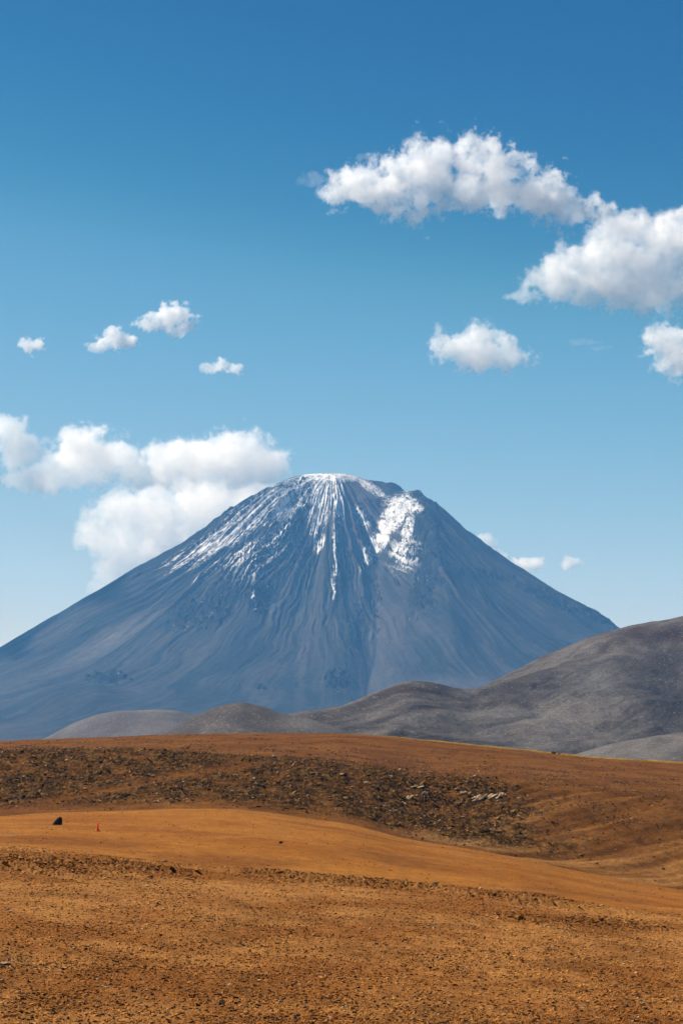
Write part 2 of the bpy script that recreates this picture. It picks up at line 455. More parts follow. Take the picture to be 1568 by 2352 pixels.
cD = curve([(-400, 1900), (0, 1745), (60, 1716), (108, 1694), (170, 1662), (230, 1640), (280, 1632), (340, 1629), (390, 1632), (450, 1641), (520, 1660), (620, 1700), (750, 1760), (2600, 1900)])
grey_sheet('hill', 'pale mauve grey dome at the foot of the volcano on the left', cD, curve([(-400, 3100), (2600, 3100)]),
           [(0.7, lambda x, c: 1850 + 0 * x), (0.84, lambda x, c: 1770 + 0 * x), (0.93, lambda x, c: c * .5 + 860)],
           [(1.08, lambda x, c: c + 30), (1.2, lambda x, c: c + 90), (1.35, lambda x, c: c + 200)],
           (0.088, 0.080, 0.080), (0.130, 0.116, 0.110), 91, 8.0, patches=[(340, 1631, 160, 4, (0.20, 0.165, 0.145), 0.7)], xr=(-60, 800))

# ------------------------------------------------------------------ the volcano
VD = 11000.0
AX = (765 - 784) / F * VD
K = VD / F
def prof(pts, side):
    return [p[0] for p in pts], [p[1] for p in pts]
def from_px(l, xa=765):
    return [(abs(x - xa) * K, Zof(y, VD)) for x, y in l]
PLk = from_px([(765, 1086), (700, 1091), (640, 1117), (585, 1148), (530, 1182), (450, 1235), (360, 1290), (270, 1338), (185, 1388), (90, 1445), (0, 1497)]) + [(2285, 190), (2886, 40), (3600, -40), (4600, -80)]
PRk = from_px([(765, 1086), (800, 1090), (830, 1099), (880, 1114), (905, 1120), (935, 1141), (965, 1150), (985, 1172), (1000, 1188), (1050, 1224), (1100, 1258), (1150, 1292), (1200, 1324), (1300, 1374), (1385, 1422), (1417, 1446)]) + [(1924, 340), (2405, 165), (3000, 30), (3600, -40), (4600, -80)]
PFk = [(0, Zof(1086, VD)), (90, 1340), (200, 1262), (480, 1050), (800, 830), (1150, 615), (1500, 425), (1900, 250), (2300, 125), (2700, 50), (3200, 0), (3800, -50), (4600, -80)]
prL, prR, prF = curve(PLk), curve(PRk), curve(PFk)

nphi, nr = 1600, 800
ph = np.concatenate([np.linspace(-180, -118, 26)[:-1], np.linspace(-118, 118, nphi), np.linspace(118, 180, 26)[1:]]) * math.pi / 180
rr = np.concatenate([[0.01], 4600 * (np.linspace(0.004, 1, nr) ** 1.25)])
PH, RR = np.meshgrid(ph, rr, indexing='ij'); p, r = PH.ravel(), RR.ravel()
X0, Y0 = np.sin(p) * r, np.cos(p) * r        # Y0: towards the camera
c2 = np.cos(p) ** 2
z = c2 * prF(r) + (1 - c2) * np.where(p < 0, prL(r), prR(r))
# the front spur under the second summit and the gully beside it
def ridge(Xc, wl_, wr_, amp, ylo, yhi, fade=250):
    dx = X0 - Xc
    w = np.where(dx < 0, wl_, wr_)
    return amp * np.exp(-(np.abs(dx) / w) ** (1.25 if amp > 100 else 1.6)) * sm(ylo, ylo + fade, Y0) * (1 - sm(yhi - 900, yhi, Y0))
zsm = z.copy()
z += ridge(488 + 0.05 * Y0, 150, 270, 150, 25, 2200, 420)
z += 15 * np.exp(-((X0 - 468) / 48) ** 2 - (Y0 / 130) ** 2) - 7 * np.exp(-((X0 - 395) / 32) ** 2 - (Y0 / 130) ** 2)
z -= 0.9 * ridge(240 - 0.03 * Y0 + 20 * np.sin(Y0 / 180), 120, 100, 105, 60, 3000)
z += ridge(-185 - 0.25 * Y0, 220, 90, 62, 80, 1800)
z += ridge(15 - 0.02 * Y0, 60, 60, 34, 30, 1500)
z += ridge(-75 - 0.06 * Y0, 45, 40, 24, 60, 800)
z -= ridge(-140 + 0.02 * Y0, 120, 90, 40, 200, 2600)
z -= ridge(-620 - 0.35 * Y0, 160, 160, 28, 300, 2200)
arc = p * np.maximum(r, 120)
warp = 0.10 * fbm(X0 / 400, Y0 / 400, 3, 101)
rad = np.sqrt(r + 30)
hi = sm(110, 420, r) * (1 - sm(1500, 3000, r))
g1 = ridged((p + warp * .5) * 5.6, rad / 34, 4, 102, 0.58)
g2 = fbm((p + warp * 0.22) * 17.0, rad / 9, 4, 103, 0.5)
g3 = fbm((p + warp * 0.12) * 55.0, rad / 3.4, 3, 104, 0.6)
upf = 1 - sm(900, 2000, r)
crag = ridged(X0 / 75, Y0 / 75, 5, 109, 0.62)
z += hi * (58 * (g1 - 0.45) * (0.38 + 0.62 * upf) + (2.5 + 13 * upf) * g2 + (1.2 + 5 * upf) * g3 * sm(150, 500, r) + 15 * (crag - 0.4) * sm(100, 300, r) * (1 - sm(650, 1150, r)))
z += 4 * fbm(X0 / 90, Y0 / 90, 4, 105) * sm(40, 200, r)
xd = 765 + X0 * K ** -1 * VD / (VD - Y0)
syv = HY - (z - EYE) / (VD - Y0) * F
def blob(cx, cy, rx, ry, ang=0.0):
    a = math.radians(ang); dx, dy = xd - cx, syv - cy
    u = dx * math.cos(a) + dy * math.sin(a); v = -dx * math.sin(a) + dy * math.cos(a)
    return np.exp(-(u / rx) ** 2 - (v / ry) ** 2)
rock = np.zeros_like(z)
for b in [(440, 1410, 80, 34, -30), (520, 1365, 90, 40, -40), (560, 1300, 80, 50, -50), (860, 1340, 14, 120, -6), (960, 1240, 40, 110, 0), (690, 1240, 16, 60, 0), (680, 1180, 16, 60, 20), (600, 1370, 40, 50, 0), (640, 1240, 60, 30, -40),
          (985, 1200, 30, 70, 0), (1000, 1290, 34, 80, 0), (975, 1340, 34, 70, 0), (960, 1380, 30, 50, 0), (1100, 1318, 90, 14, 8), (1250, 1370, 110, 16, 26), (1370, 1420, 50, 14, 30),
          (790, 1300, 26, 60, 0), (700, 1140, 30, 50, 0), (820, 1440, 22, 80, 8), (780, 1560, 40, 30, 0), (600, 1580, 22, 8, 0), (830, 1180, 50, 14, 40), (500, 1420, 60, 20, -30), (250, 1560, 60, 20, 0)]:
    rock = np.maximum(rock, blob(*b))
rn = fbm(X0 / 40, Y0 / 48, 5, 106, 0.68)
rk = sm(0.42, 0.62, rock * 0.74 + rn * (0.25 + 1.2 * rock))
z += rk * 20 * ridged(X0 / 42, Y0 / 42, 4, 107, 0.6) * sm(60, 200, r)
rel = (z - zsm).reshape(len(ph), len(rr))
face = (np.gradient(rel, axis=0) / np.maximum(np.gradient(ph)[:, None] * np.maximum(rr[None, :], 40), 0.5)).ravel()   # > 0 where the relief faces left
# low lobe on the lower left flank
lob = curve([(-1200, 1700), (-300, 1690), (-60, 1660), (0, 1632), (66, 1600), (110, 1581), (150, 1573), (210, 1571), (280, 1586), (360, 1606), (430, 1630), (520, 1670), (620, 1720), (2000, 1900)])
Yw0 = VD - Y0
zl = Zof(lob(xd), 9000.0) - 0.00032 * (Yw0 - 9000) ** 2 * np.where(Yw0 < 9000, 0.55, 1.6) + 7 * fbm(X0 / 170, Y0 / 170, 4, 108)
kk = 14.0
dif = np.clip((zl - z) / kk, -30, 30)
z = z + kk * np.log1p(np.exp(dif))
syv = HY - (z - EYE) / (VD - Y0) * F

# colour of the rock and where snow lies
st1 = fbm((p + warp * .5) * 30, rad / 16, 5, 111, 0.6)
st2 = fbm((p + warp) * 9, rad / 14, 4, 112)
st3 = fbm((p + warp * .12) * 110, rad / 14, 4, 117, 0.6)
vc = mixc((0.012, 0.017, 0.017), (0.056, 0.052, 0.047), sm(-0.4, 0.4, st1 * .5 + st2 * .6 + st3 * .6))
vc = over(vc, (0.009, 0.010, 0.011), 0.95 * rk)
vc = over(vc, (0.105, 0.082, 0.082), 0.7 * np.clip(blob(835, 1150, 60, 45, 40) + blob(840, 1215, 50, 40) + 0.5 * blob(900, 1440, 60, 90), 0, 1))
for b, cc, a in [((1040, 1570, 150, 20), (0.10, 0.088, 0.088), .7), ((695, 1520, 12, 110), (.11, .10, .095), .5), ((260, 1470, 130, 20, -30), (.145, .135, .13), .6),
                 ((855, 1480, 6, 60, 0), (.17, .16, .15), .6), ((1110, 1420, 90, 6, 48), (.15, .14, .14), .5)]:
    vc = over(vc, cc, np.clip(a * blob(*b), 0, a))
S = np.zeros_like(z)
for b, a in [((620, 1155, 150, 34, -33), 0.72), ((500, 1240, 130, 26, -33), 0.6), ((655, 1150, 62, 32, -32), 1.15), ((600, 1185, 70, 22, -35), 0.95), ((540, 1225, 80, 20, -33), 0.85), ((470, 1255, 70, 12, -32), 0.65), ((400, 1285, 45, 8, -31), 0.5),
             ((690, 1105, 60, 14, -20), 1.0), ((735, 1145, 24, 62, 8), 1.0), ((728, 1190, 16, 36, 12), 0.8), ((778, 1150, 10, 62, 0), 0.85), ((772, 1235, 8, 50, 0), 0.62),
             ((770, 1330, 8, 50, 0), 0.42), ((765, 1096, 60, 9, 0), 1.0), ((850, 1118, 40, 10, 35), 0.55), ((900, 1190, 20, 55, 32), 1.0), ((925, 1160, 36, 18, 10), 0.9), ((930, 1270, 50, 60, 20), 0.26), ((600, 1280, 120, 60, -35), 0.22),
             ((872, 1238, 18, 50, 32), 0.8), ((935, 1225, 12, 50, 12), 0.55), ((850, 1270, 12, 45, 30), 0.5), ((735, 1250, 9, 22, 22), 0.55), ((585, 1375, 6, 26, -8), 0.5),
             ((640, 1230, 60, 18, -45), 0.5), ((500, 1300, 70, 14, -35), 0.38), ((830, 1190, 14, 34, -35), 0.4), ((560, 1270, 60, 20, -40), 0.42)]:
    S = np.maximum(S, a * blob(*b))
# downslope streaks plus break-up; snow keeps off the ribs and lies on left-facing ground
sn = fbm((p + warp * 0.5) * 70, rad / 6.0, 4, 113, 0.65)
sn2 = fbm(X0 / 26, Y0 / 26, 4, 114, 0.7)
sn3 = fbm(X0 / 9, Y0 / 12, 3, 116, 0.75)
snow = 0.92 * sm(0.16, 0.60, np.minimum(S, 0.62) * 0.95 + 0.95 * sn + 0.65 * sn2 + 0.5 * sn3 + 0.17 * np.tanh(1.2 * face) - 0.35 * (crag - 0.42) * sm(100, 300, r))
snow = snow * sm(0.08, 0.26, S)
fleck = sm(0.48, 0.62, fbm(X0 / 11, Y0 / 17, 3, 115, 0.7)) * sm(0.1, 0.4, rock + .4 * S) * 0.6
snow = np.maximum(snow, fleck)
vc = over(vc, (0.86, 0.88, 0.92), snow)
V = np.stack([AX + X0, VD - Y0, z], 1)
volc = mesh_np('mountain', V, grid_faces(len(ph), len(rr), True), M_volc, vc)
prop(volc, 'steep conical blue grey volcano with streaks of snow below its blunt summit', kind='structure')

# ------------------------------------------------------------------ plain under everything
na, nrad = 180, 60
ang = np.linspace(0, 2 * math.pi, na + 1)[:-1]
rad_ = 19500 * np.linspace(0, 1, nrad) ** 2 + 0.5
A, Rr = np.meshgrid(ang, rad_, indexing='ij')
bx_, by_ = (np.cos(A) * Rr).ravel(), (np.sin(A) * Rr).ravel()
near_cam = np.hypot(bx_, by_) < 1
bz = -62 + 4 * fbm(bx_ / 900, by_ / 900, 3, 121) - 12
bf = []
i = np.arange(na)[:, None] * nrad + np.arange(nrad - 1)[None, :]
j = ((np.arange(na)[:, None] + 1) % na) * nrad + np.arange(nrad - 1)[None, :]
bf = np.stack([i, i + 1, j + 1, j], -1).reshape(-1, 4)
bcol = mixc((0.16, 0.10, 0.07), (0.24, 0.17, 0.12), sm(-.4, .4, fbm(bx_ / 600, by_ / 600, 4, 122)))
prop(mesh_np('terrain', np.stack([bx_, by_, bz], 1), bf, M_base, bcol), kind='structure')

# ------------------------------------------------------------------ haze
def box_mesh(name, lo, hi, mat):
    v = [(x, y, z_) for x in (lo[0], hi[0]) for y in (lo[1], hi[1]) for z_ in (lo[2], hi[2])]
    f = [(0, 1, 3, 2), (4, 6, 7, 5), (0, 4, 5, 1), (2, 3, 7, 6), (0, 2, 6, 4), (1, 5, 7, 3)]
    return mesh_np(name, v, f, mat, smooth=False)
hm = bpy.data.materials.new('haze_air'); hm.use_nodes = True
hn, hl = hm.node_tree.nodes, hm.node_tree.links
hn.clear()
ho = hn.new('ShaderNodeOutputMaterial'); pv = hn.new('ShaderNodeVolumePrincipled')
pv.inputs['Color'].default_value = (0.15, 0.47, 1.0, 1)
pv.inputs['Absorption Color'].default_value = (1, 1, 1, 1)
pv.inputs['Density'].default_value = 3.5e-5
pv.inputs['Anisotropy'].default_value = 0.1
hl.new(pv.outputs[0], ho.inputs['Volume'])
hz = box_mesh('haze', (-20000, -20000, -96), (20000, 20000, 1480), hm)
prop(hz, kind='stuff')

# ------------------------------------------------------------------ clouds: real volumes standing beyond the haze
def cloud(label, depth, blobs, seed, dens=0.02, voxel=11.0, nscale=250.0, namp=2.6, gain=5.0, pad=45, rz=0.5, bias=0.02, mat=None):
    dm = mat
    s = depth / F
    rnd = random.Random(seed)
    xs = [b[0] - b[2] for b in blobs] + [b[0] + b[2] for b in blobs]
    ys = [b[1] - b[3] for b in blobs] + [b[1] + b[3] for b in blobs]
    cx = ((min(xs) + max(xs)) / 2 - 784) * s; cz = EYE + (HY - (min(ys) + max(ys)) / 2) * s
    ng = bpy.data.node_groups.new('cloud_shape', 'GeometryNodeTree')
    ng.interface.new_socket('Geometry', in_out='INPUT', socket_type='NodeSocketGeometry')
    ng.interface.new_socket('Geometry', in_out='OUTPUT', socket_type='NodeSocketGeometry')
    N, L = ng.nodes, ng.links
    pos = N.new('GeometryNodeInputPosition')
    n = N.new('ShaderNodeTexNoise'); n.noise_dimensions = '3D'
    n.inputs['Scale'].default_value = 1.0 / nscale; n.inputs['Detail'].default_value = 9; n.inputs['Roughness'].default_value = 0.74
    off = N.new('ShaderNodeVectorMath'); off.operation = 'ADD'; off.inputs[1].default_value = (seed * 731.0, seed * 313.0, seed * 57.0)
    L.new(pos.outputs[0], off.inputs[0]); L.new(off.outputs[0], n.inputs['Vector'])
    # low frequency warp of the position for billowing lobes
    n2 = N.new('ShaderNodeTexNoise'); n2.inputs['Scale'].default_value = 1.0 / (nscale * 1.3); n2.inputs['Detail'].default_value = 3
    L.new(off.outputs[0], n2.inputs['Vector'])
    w1 = N.new('ShaderNodeVectorMath'); w1.operation = 'SUBTRACT'; w1.inputs[1].default_value = (0.5, 0.5, 0.5)
    L.new(n2.outputs['Color'], w1.inputs[0])
    w2 = N.new('ShaderNodeVectorMath'); w2.operation = 'SCALE'; w2.inputs['Scale'].default_value = nscale * 0.95
    L.new(w1.outputs[0], w2.inputs[0])
    wp = N.new('ShaderNodeVectorMath'); wp.operation = 'ADD'
    L.new(pos.outputs[0], wp.inputs[0]); L.new(w2.outputs[0], wp.inputs[1])
    acc = None
    ymin, ymax = 1e9, -1e9
    for (bx, by, rx, ry) in blobs:
        c = ((bx - 784) * s - cx, rnd.uniform(-0.5, 0.5) * ry * s, EYE + (HY - by) * s - cz)
        R = (rx * s * 1.22, ry * s * rz * 1.2, ry * s * 1.22)
        ymin = min(ymin, c[1] - R[1]); ymax = max(ymax, c[1] + R[1])
        a = N.new('ShaderNodeVectorMath'); a.operation = 'SUBTRACT'; a.inputs[1].default_value = c
        b = N.new('ShaderNodeVectorMath'); b.operation = 'MULTIPLY'; b.inputs[1].default_value = tuple(1 / q for q in R)
        l = N.new('ShaderNodeVectorMath'); l.operation = 'LENGTH'
        L.new(wp.outputs[0], a.inputs[0]); L.new(a.outputs[0], b.inputs[0]); L.new(b.outputs[0], l.inputs[0])
        m = N.new('ShaderNodeMath'); m.operation = 'SUBTRACT'; m.inputs[0].default_value = 1.0
        L.new(l.outputs['Value'], m.inputs[1])
        if acc is None: acc = m.outputs[0]
        else:
            mx = N.new('ShaderNodeMath'); mx.operation = 'SMOOTH_MAX'; mx.inputs[2].default_value = 0.25
            L.new(acc, mx.inputs[0]); L.new(m.outputs[0], mx.inputs[1]); acc = mx.outputs[0]
    nm = N.new('ShaderNodeMath'); nm.operation = 'MULTIPLY_ADD'; nm.inputs[1].default_value = namp * 2; nm.inputs[2].default_value = -namp
    L.new(n.outputs['Fac'], nm.inputs[0])
    ad = N.new('ShaderNodeMath'); ad.operation = 'ADD'
    L.new(acc, ad.inputs[0]); L.new(nm.outputs[0], ad.inputs[1])
    gn = N.new('ShaderNodeMath'); gn.operation = 'MULTIPLY_ADD'; gn.inputs[1].default_value = gain; gn.inputs[2].default_value = bias * gain
    L.new(ad.outputs[0], gn.inputs[0])
    cl = N.new('ShaderNodeClamp'); L.new(gn.outputs[0], cl.inputs['Value'])
    pw = N.new('ShaderNodeMath'); pw.operation = 'POWER'; pw.inputs[1].default_value = 1.15
    L.new(cl.outputs[0], pw.inputs[0])
    vc_ = N.new('GeometryNodeVolumeCube')
    L.new(pw.outputs[0], vc_.inputs['Density'])
    lo = ((min(xs) - pad - 784) * s - cx, ymin - pad * s * .4, EYE + (HY - max(ys) - pad) * s - cz)
    hi_ = ((max(xs) + pad - 784) * s - cx, ymax + pad * s * .4, EYE + (HY - min(ys) + pad) * s - cz)
    vc_.inputs['Min'].default_value = lo; vc_.inputs['Max'].default_value = hi_
    for ax, nm_ in enumerate(('X', 'Y', 'Z')):
        vc_.inputs['Resolution ' + nm_].default_value = max(8, int((hi_[ax] - lo[ax]) / voxel))
    smt = N.new('GeometryNodeSetMaterial'); smt.inputs['Material'].default_value = dm
    L.new(vc_.outputs[0], smt.inputs[0])
    go = N.new('NodeGroupOutput'); L.new(smt.outputs[0], go.inputs[0])
    vol = bpy.data.volumes.new('cloud'); vol.materials.append(dm)
    o = bpy.data.objects.new('cloud', vol); COL.objects.link(o)
    o.location = (cx, depth, cz)
    md = o.modifiers.new('shape', 'NODES'); md.node_group = ng
    return prop(o, label, 'cloud')

def cloud_mat(name, dens):
    m = bpy.data.materials.new(name); m.use_nodes = True
    N, L = m.node_tree.nodes, m.node_tree.links
    N.clear()
    o = N.new('ShaderNodeOutputMaterial'); v = N.new('ShaderNodeVolumePrincipled')
    v.inputs['Color'].default_value = (1, 1, 1, 1)
    v.inputs['Density'].default_value = dens
    v.inputs['Anisotropy'].default_value = 0.35
    L.new(v.outputs[0], o.inputs['Volume'])
    return m
MC = cloud_mat('cloud_vapour', 0.0060)
MD = cloud_mat('small_cloud_vapour', 0.012)
MB = cloud_mat('bank_vapour', 0.0045)
MT = cloud_mat('thin_cloud_vapour', 0.004)
MV = cloud_mat('veil_vapour', 0.0017)

cloud('long ragged white cloud arching high above the summit', 24000,
      [(790, 440, 42, 32), (850, 420, 55, 36), (930, 400, 70, 42), (1000, 375, 70, 46), (1080, 360, 70, 42), (960, 490, 26, 32), (965, 450, 50, 34), (885, 470, 26, 30), (880, 440, 50, 32),
       (1035, 455, 60, 26), (1150, 390, 70, 42), (1100, 435, 90, 42), (1200, 430, 75, 42), (1250, 465, 60, 38), (1300, 482, 55, 34), (1350, 494, 50, 28), (1400, 502, 45, 24), (1440, 512, 40, 22)], 1, mat=MC, namp=2.5)
cloud('broad bright white cloud running off the right edge', 25500,
      [(1420, 545, 55, 42), (1500, 540, 85, 46), (1580, 535, 80, 45), (1680, 560, 90, 60), (1330, 605, 62, 45), (1420, 610, 95, 62), (1500, 640, 75, 56), (1270, 645, 55, 36),
       (1210, 680, 38, 16), (1480, 690, 45, 24), (1570, 600, 45, 30), (1380, 670, 80, 30), (1650, 670, 90, 50)], 2, mat=MB, bias=0.08, namp=1.8)
cloud('ragged white cloud cut by the right edge, below the broad one', 28000,
      [(1495, 775, 30, 22), (1550, 800, 50, 40), (1530, 840, 34, 24), (1630, 820, 70, 55)], 3, mat=MC)
cloud('compact oval white cloud right of the summit', 24000,
      [(1045, 790, 42, 34), (1090, 803, 58, 42), (1140, 818, 52, 34), (1180, 828, 28, 18), (1012, 775, 18, 10)], 4, mat=MC, namp=2.2)
cloud('tiny faint cloud near the left edge', 24500, [(74, 792, 24, 13), (92, 798, 12, 12)], 5, mat=MD, namp=2.4, voxel=8, nscale=120, bias=0.05)
cloud('small white cloud with a tail to its left', 24500, [(270, 778, 36, 18), (228, 797, 34, 10)], 6, mat=MD, namp=2.4, voxel=8, nscale=150, bias=0.05)
cloud('small peaked white cloud, highest of those on the left', 24500, [(395, 735, 36, 24), (425, 750, 24, 15), (350, 742, 28, 11)], 7, mat=MD, namp=2.4, voxel=8, nscale=150, bias=0.05)
cloud('small torn wisp of cloud below the peaked one', 24500, [(512, 842, 22, 13), (538, 847, 16, 11), (478, 845, 18, 8)], 8, mat=MD, namp=2.4, voxel=8, nscale=120, bias=0.03)
cloud('long billowing white cloud bank reaching from the left edge to the summit', 25500,
      [(15, 990, 52, 26), (60, 1030, 48, 34), (75, 1105, 46, 28), (130, 1080, 65, 36), (190, 1030, 66, 42), (250, 1060, 58, 44), (320, 1085, 50, 30), (420, 1070, 78, 50),
       (400, 1040, 46, 26), (530, 1060, 88, 56), (550, 1020, 56, 26), (605, 1070, 46, 46), (650, 1087, 20, 10), (530, 1115, 90, 40), (430, 1110, 70, 30), (-70, 1000, 60, 40)],
      9, mat=MB, namp=1.7, voxel=13, nscale=330, bias=0.10, rz=0.6)
cloud('broad rounded white cloud low behind the left slope, under the billowing band', 21500,
      [(280, 1180, 66, 44), (340, 1185, 80, 46), (232, 1225, 44, 34), (460, 1180, 105, 56), (350, 1160, 50, 36), (300, 1260, 66, 46), (262, 1310, 36, 36), (236, 1348, 24, 14), (400, 1260, 90, 60), (550, 1180, 70, 40), (600, 1140, 40, 26)],
      19, mat=MB, namp=1.4, voxel=13, nscale=330, bias=0.12, rz=0.6)
cloud('thin white cloud peeping over the right slope of the volcano', 23500, [(1108, 1248, 26, 13), (1140, 1278, 26, 16), (1208, 1298, 38, 14), (1170, 1310, 40, 18)], 10, mat=MD, bias=0.14, namp=1.3, voxel=12, nscale=180)
cloud('lone tiny white puff over the right slope', 23500, [(1313, 1295, 22, 11)], 11, mat=MD, bias=0.14, namp=1.3, voxel=10, nscale=140)
cloud('faint veil left of the long arching cloud', 24500, [(725, 412, 28, 12), (700, 420, 20, 9)], 12, mat=MV, namp=1.8, voxel=12, nscale=170)
cloud('faint scrap of cloud just above the long arching cloud', 24500, [(842, 362, 30, 9)], 13, mat=MV, namp=1.8, voxel=11, nscale=150)
cloud('faint thread of cloud left of the ragged right-edge cloud', 24500, [(1340, 785, 44, 6), (1375, 798, 26, 5)], 14, mat=MV, namp=1.7, voxel=10, nscale=140)
cloud('bright scrap of cloud behind the lowest left slope', 23000, [(-20, 1500, 34, 18)], 15, mat=MC, namp=1.2, voxel=14, nscale=200)

# patchy cloud up the sun's way from the left flank, out of the picture: it throws the soft shadows on the lower slopes
def shade_cloud():
    L_ = 4600.0; D_ = 11500.0
    out_ = []
    for px, py, dd, rx, ry in [(50, 1555, 9650, 75, 50), (10, 1620, 9300, 60, 40), (110, 1520, 9700, 45, 26), (405, 1590, 8900, 40, 44), (330, 1500, 9500, 60, 14), (250, 1430, 9900, 70, 16)]:
        P = Vector(((px - 784) / F * dd, dd, Zof(py, dd))) + sun_dir * L_
        out_.append((784 + P.x / D_ * F, HY - (P.z - EYE) / D_ * F, rx * dd / D_, ry * dd / D_ * 1.2))
    return cloud('thin patchy cloud off the left side of the view', D_, out_, 21, mat=MD, bias=0.1, namp=1.2, voxel=22, nscale=300, rz=4.0)
shade_cloud()

# ------------------------------------------------------------------ stones
def stone_mat(name, base, dark, scale, bump):
    m = bpy.data.materials.new(name); m.use_nodes = True
    N, L = m.node_tree.nodes, m.node_tree.links
    bs = N['Principled BSDF']; bs.inputs['Roughness'].default_value = 0.9; bs.inputs['Specular IOR Level'].default_value = 0.15
    tcn = N.new('ShaderNodeTexCoord'); n = N.new('ShaderNodeTexNoise'); n.inputs['Scale'].default_value = scale; n.inputs['Detail'].default_value = 6
    L.new(tcn.outputs['Object'], n.inputs['Vector'])
    r = N.new('ShaderNodeValToRGB'); r.color_ramp.elements[0].color = (*[q * GROUND_TONE for q in dark], 1); r.color_ramp.elements[1].color = (*[q * GROUND_TONE for q in base], 1)
    r.color_ramp.elements[0].position = 0.35; r.color_ramp.elements[1].position = 0.65
    L.new(n.outputs['Fac'], r.inputs[0]); L.new(r.outputs[0], bs.inputs['Base Color'])
    b = N.new('ShaderNodeBump'); b.inputs['Distance'].default_value = bump; L.new(n.outputs['Fac'], b.inputs['Height']); L.new(b.outputs[0], bs.inputs['Normal'])
    return m
M_black = stone_mat('black_basalt', (0.030, 0.034, 0.028), (0.012, 0.014, 0.012), 3.0, 0.03)
M_pale = stone_mat('pale_stone', (0.42, 0.29, 0.18), (0.26, 0.16, 0.09), 5.0, 0.02)
M_tan = stone_mat('tan_rock', (0.50, 0.35, 0.20), (0.24, 0.15, 0.08), 1.2, 0.08)
M_ochre = stone_mat('ochre_stone', (0.33, 0.16, 0.05), (0.2, 0.09, 0.03), 8.0, 0.01)
M_loose = terrain_mat('loose_stone', 3.0, 20.0, 20.0, 0.006, 0.35)
M_loose_far = terrain_mat('scarp_stone', 0.8, 4.0, 4.0, 0.05, 0.25)

import bmesh
def rock_mesh(name, seed, flat=0.6, sub=1, jag=0.25, pts=14):
    """an angular stone: convex hull of random points, then nicked"""
    rnd = random.Random(seed)
    bm = bmesh.new()
    for _ in range(pts):
        v = Vector((rnd.gauss(0, 1), rnd.gauss(0, 1), rnd.gauss(0, 1))).normalized()
        v *= 1 - jag * rnd.random()
        bm.verts.new((v.x, v.y * rnd.uniform(0.7, 1), v.z * flat))
    r = bmesh.ops.convex_hull(bm, input=bm.verts)
    for v in [v for v in bm.verts if not v.link_faces]:
        bm.verts.remove(v)
    if sub > 1:
        bmesh.ops.subdivide_edges(bm, edges=bm.edges, cuts=sub, use_grid_fill=True)
        for v in bm.verts:
            k = 1 + jag * 0.35 * (rnd.random() - .5)
            v.co *= k
    bmesh.ops.triangulate(bm, faces=bm.faces)
    me = bpy.data.meshes.new(name); bm.to_mesh(me); bm.free()
    return me

PROTO = []
for k in range(8):
    me = rock_mesh('stone', 50 + k, flat=0.42 + 0.06 * (k % 4), pts=9)
    v = np.array([w.co[:] for w in me.vertices]); f = np.array([p_.vertices[:] for p_ in me.polygons])
    PROTO.append((v, f)); bpy.data.meshes.remove(me)

def scatter(name, label, t, d, size, tone, mat, seed, elong=0.35, sink=0.25, tilt=0.35, along=None):
    """loose stones too many to count, as one mesh"""
    r = np.random.default_rng(seed)
    zz = near_z(t, d)
    n = len(t); kind = r.integers(0, len(PROTO), n)
    Vs, Fs, Cs = [], [], []; base = 0
    for k, (pv_, pf_) in enumerate(PROTO):
        q = np.where(kind == k)[0]
        if len(q) == 0: continue
        a = r.uniform(0, 2 * math.pi, len(q)) if along is None else r.normal(along, 0.45, len(q)); ti = r.uniform(-tilt, tilt, len(q)); tj = r.uniform(-tilt, tilt, len(q))
        S = size[q][:, None] * np.stack([1 + elong * r.random(len(q)), 1 - elong * .5 * r.random(len(q)), 0.65 + 0.6 * r.random(len(q))], 1)
        P = pv_[None] * S[:, None, :]
        x_, y_, z_ = P[..., 0], P[..., 1], P[..., 2]
        z2 = z_ + x_ * ti[:, None] + y_ * tj[:, None]
        ca, sa = np.cos(a)[:, None], np.sin(a)[:, None]
        W = np.stack([x_ * ca - y_ * sa + (t[q] * d[q])[:, None], x_ * sa + y_ * ca + d[q][:, None], z2 + (zz[q] + size[q] * (0.35 - sink))[:, None]], -1)
        Vs.append(W.reshape(-1, 3))
        Fs.append((pf_[None] + (base + np.arange(len(q)) * len(pv_))[:, None, None]).reshape(-1, 3))
        Cs.append(np.repeat(tone[q], len(pv_), 0))
        base += len(q) * len(pv_)
    o = mesh_np(name, np.concatenate(Vs), np.concatenate(Fs), mat, np.concatenate(Cs), smooth=False)
    return prop(o, label, kind='stuff')

# gravel on the foreground
r = np.random.default_rng(3)
n = 330000
inv = r.uniform(1 / 80.0, 1 / 26.0, n); d = 1 / inv
t = (r.uniform(-60, 1630, n) - 784) / F
bh, bw = bank_fields(t * d, d)
clump = fbm(t * d / 1.6, d / 3.0, 3, 201) + 0.5 * fbm(t * d / 7, d / 9, 2, 202)
crestw = np.exp(-((d - 73) / 6.0) ** 2)
keep = r.random(n) < (0.35 + 0.5 * sm(-.3, .5, clump) + 0.9 * bw + 0.4 * crestw)
t, d, bw = t[keep], d[keep], bw[keep]
size = 0.011 + 0.011 * r.pareto(2.2, len(t)); size = np.clip(size * (0.60 + d / 85), 0.009, 0.058)
size = np.where(r.random(len(t)) < 0.5 * bw, size * r.uniform(1.3, 2.4, len(t)), size)
tone = near_colour(t, d) * r.uniform(0.6, 1.65, (len(t), 1))
dk = r.random(len(t)) < (0.03 + 0.14 * sm(0, .4, clump[keep]) + 0.10 * (1 - sm(30, 40, d)))
tone[dk] = np.array([0.035, 0.024, 0.015])
pl = r.random(len(t)) < 0.018
tone[pl] = np.array([0.42, 0.29, 0.18])
scatter('gravel', 'ochre gravel strewn over the foreground', t, d, size, tone, M_loose, 4)

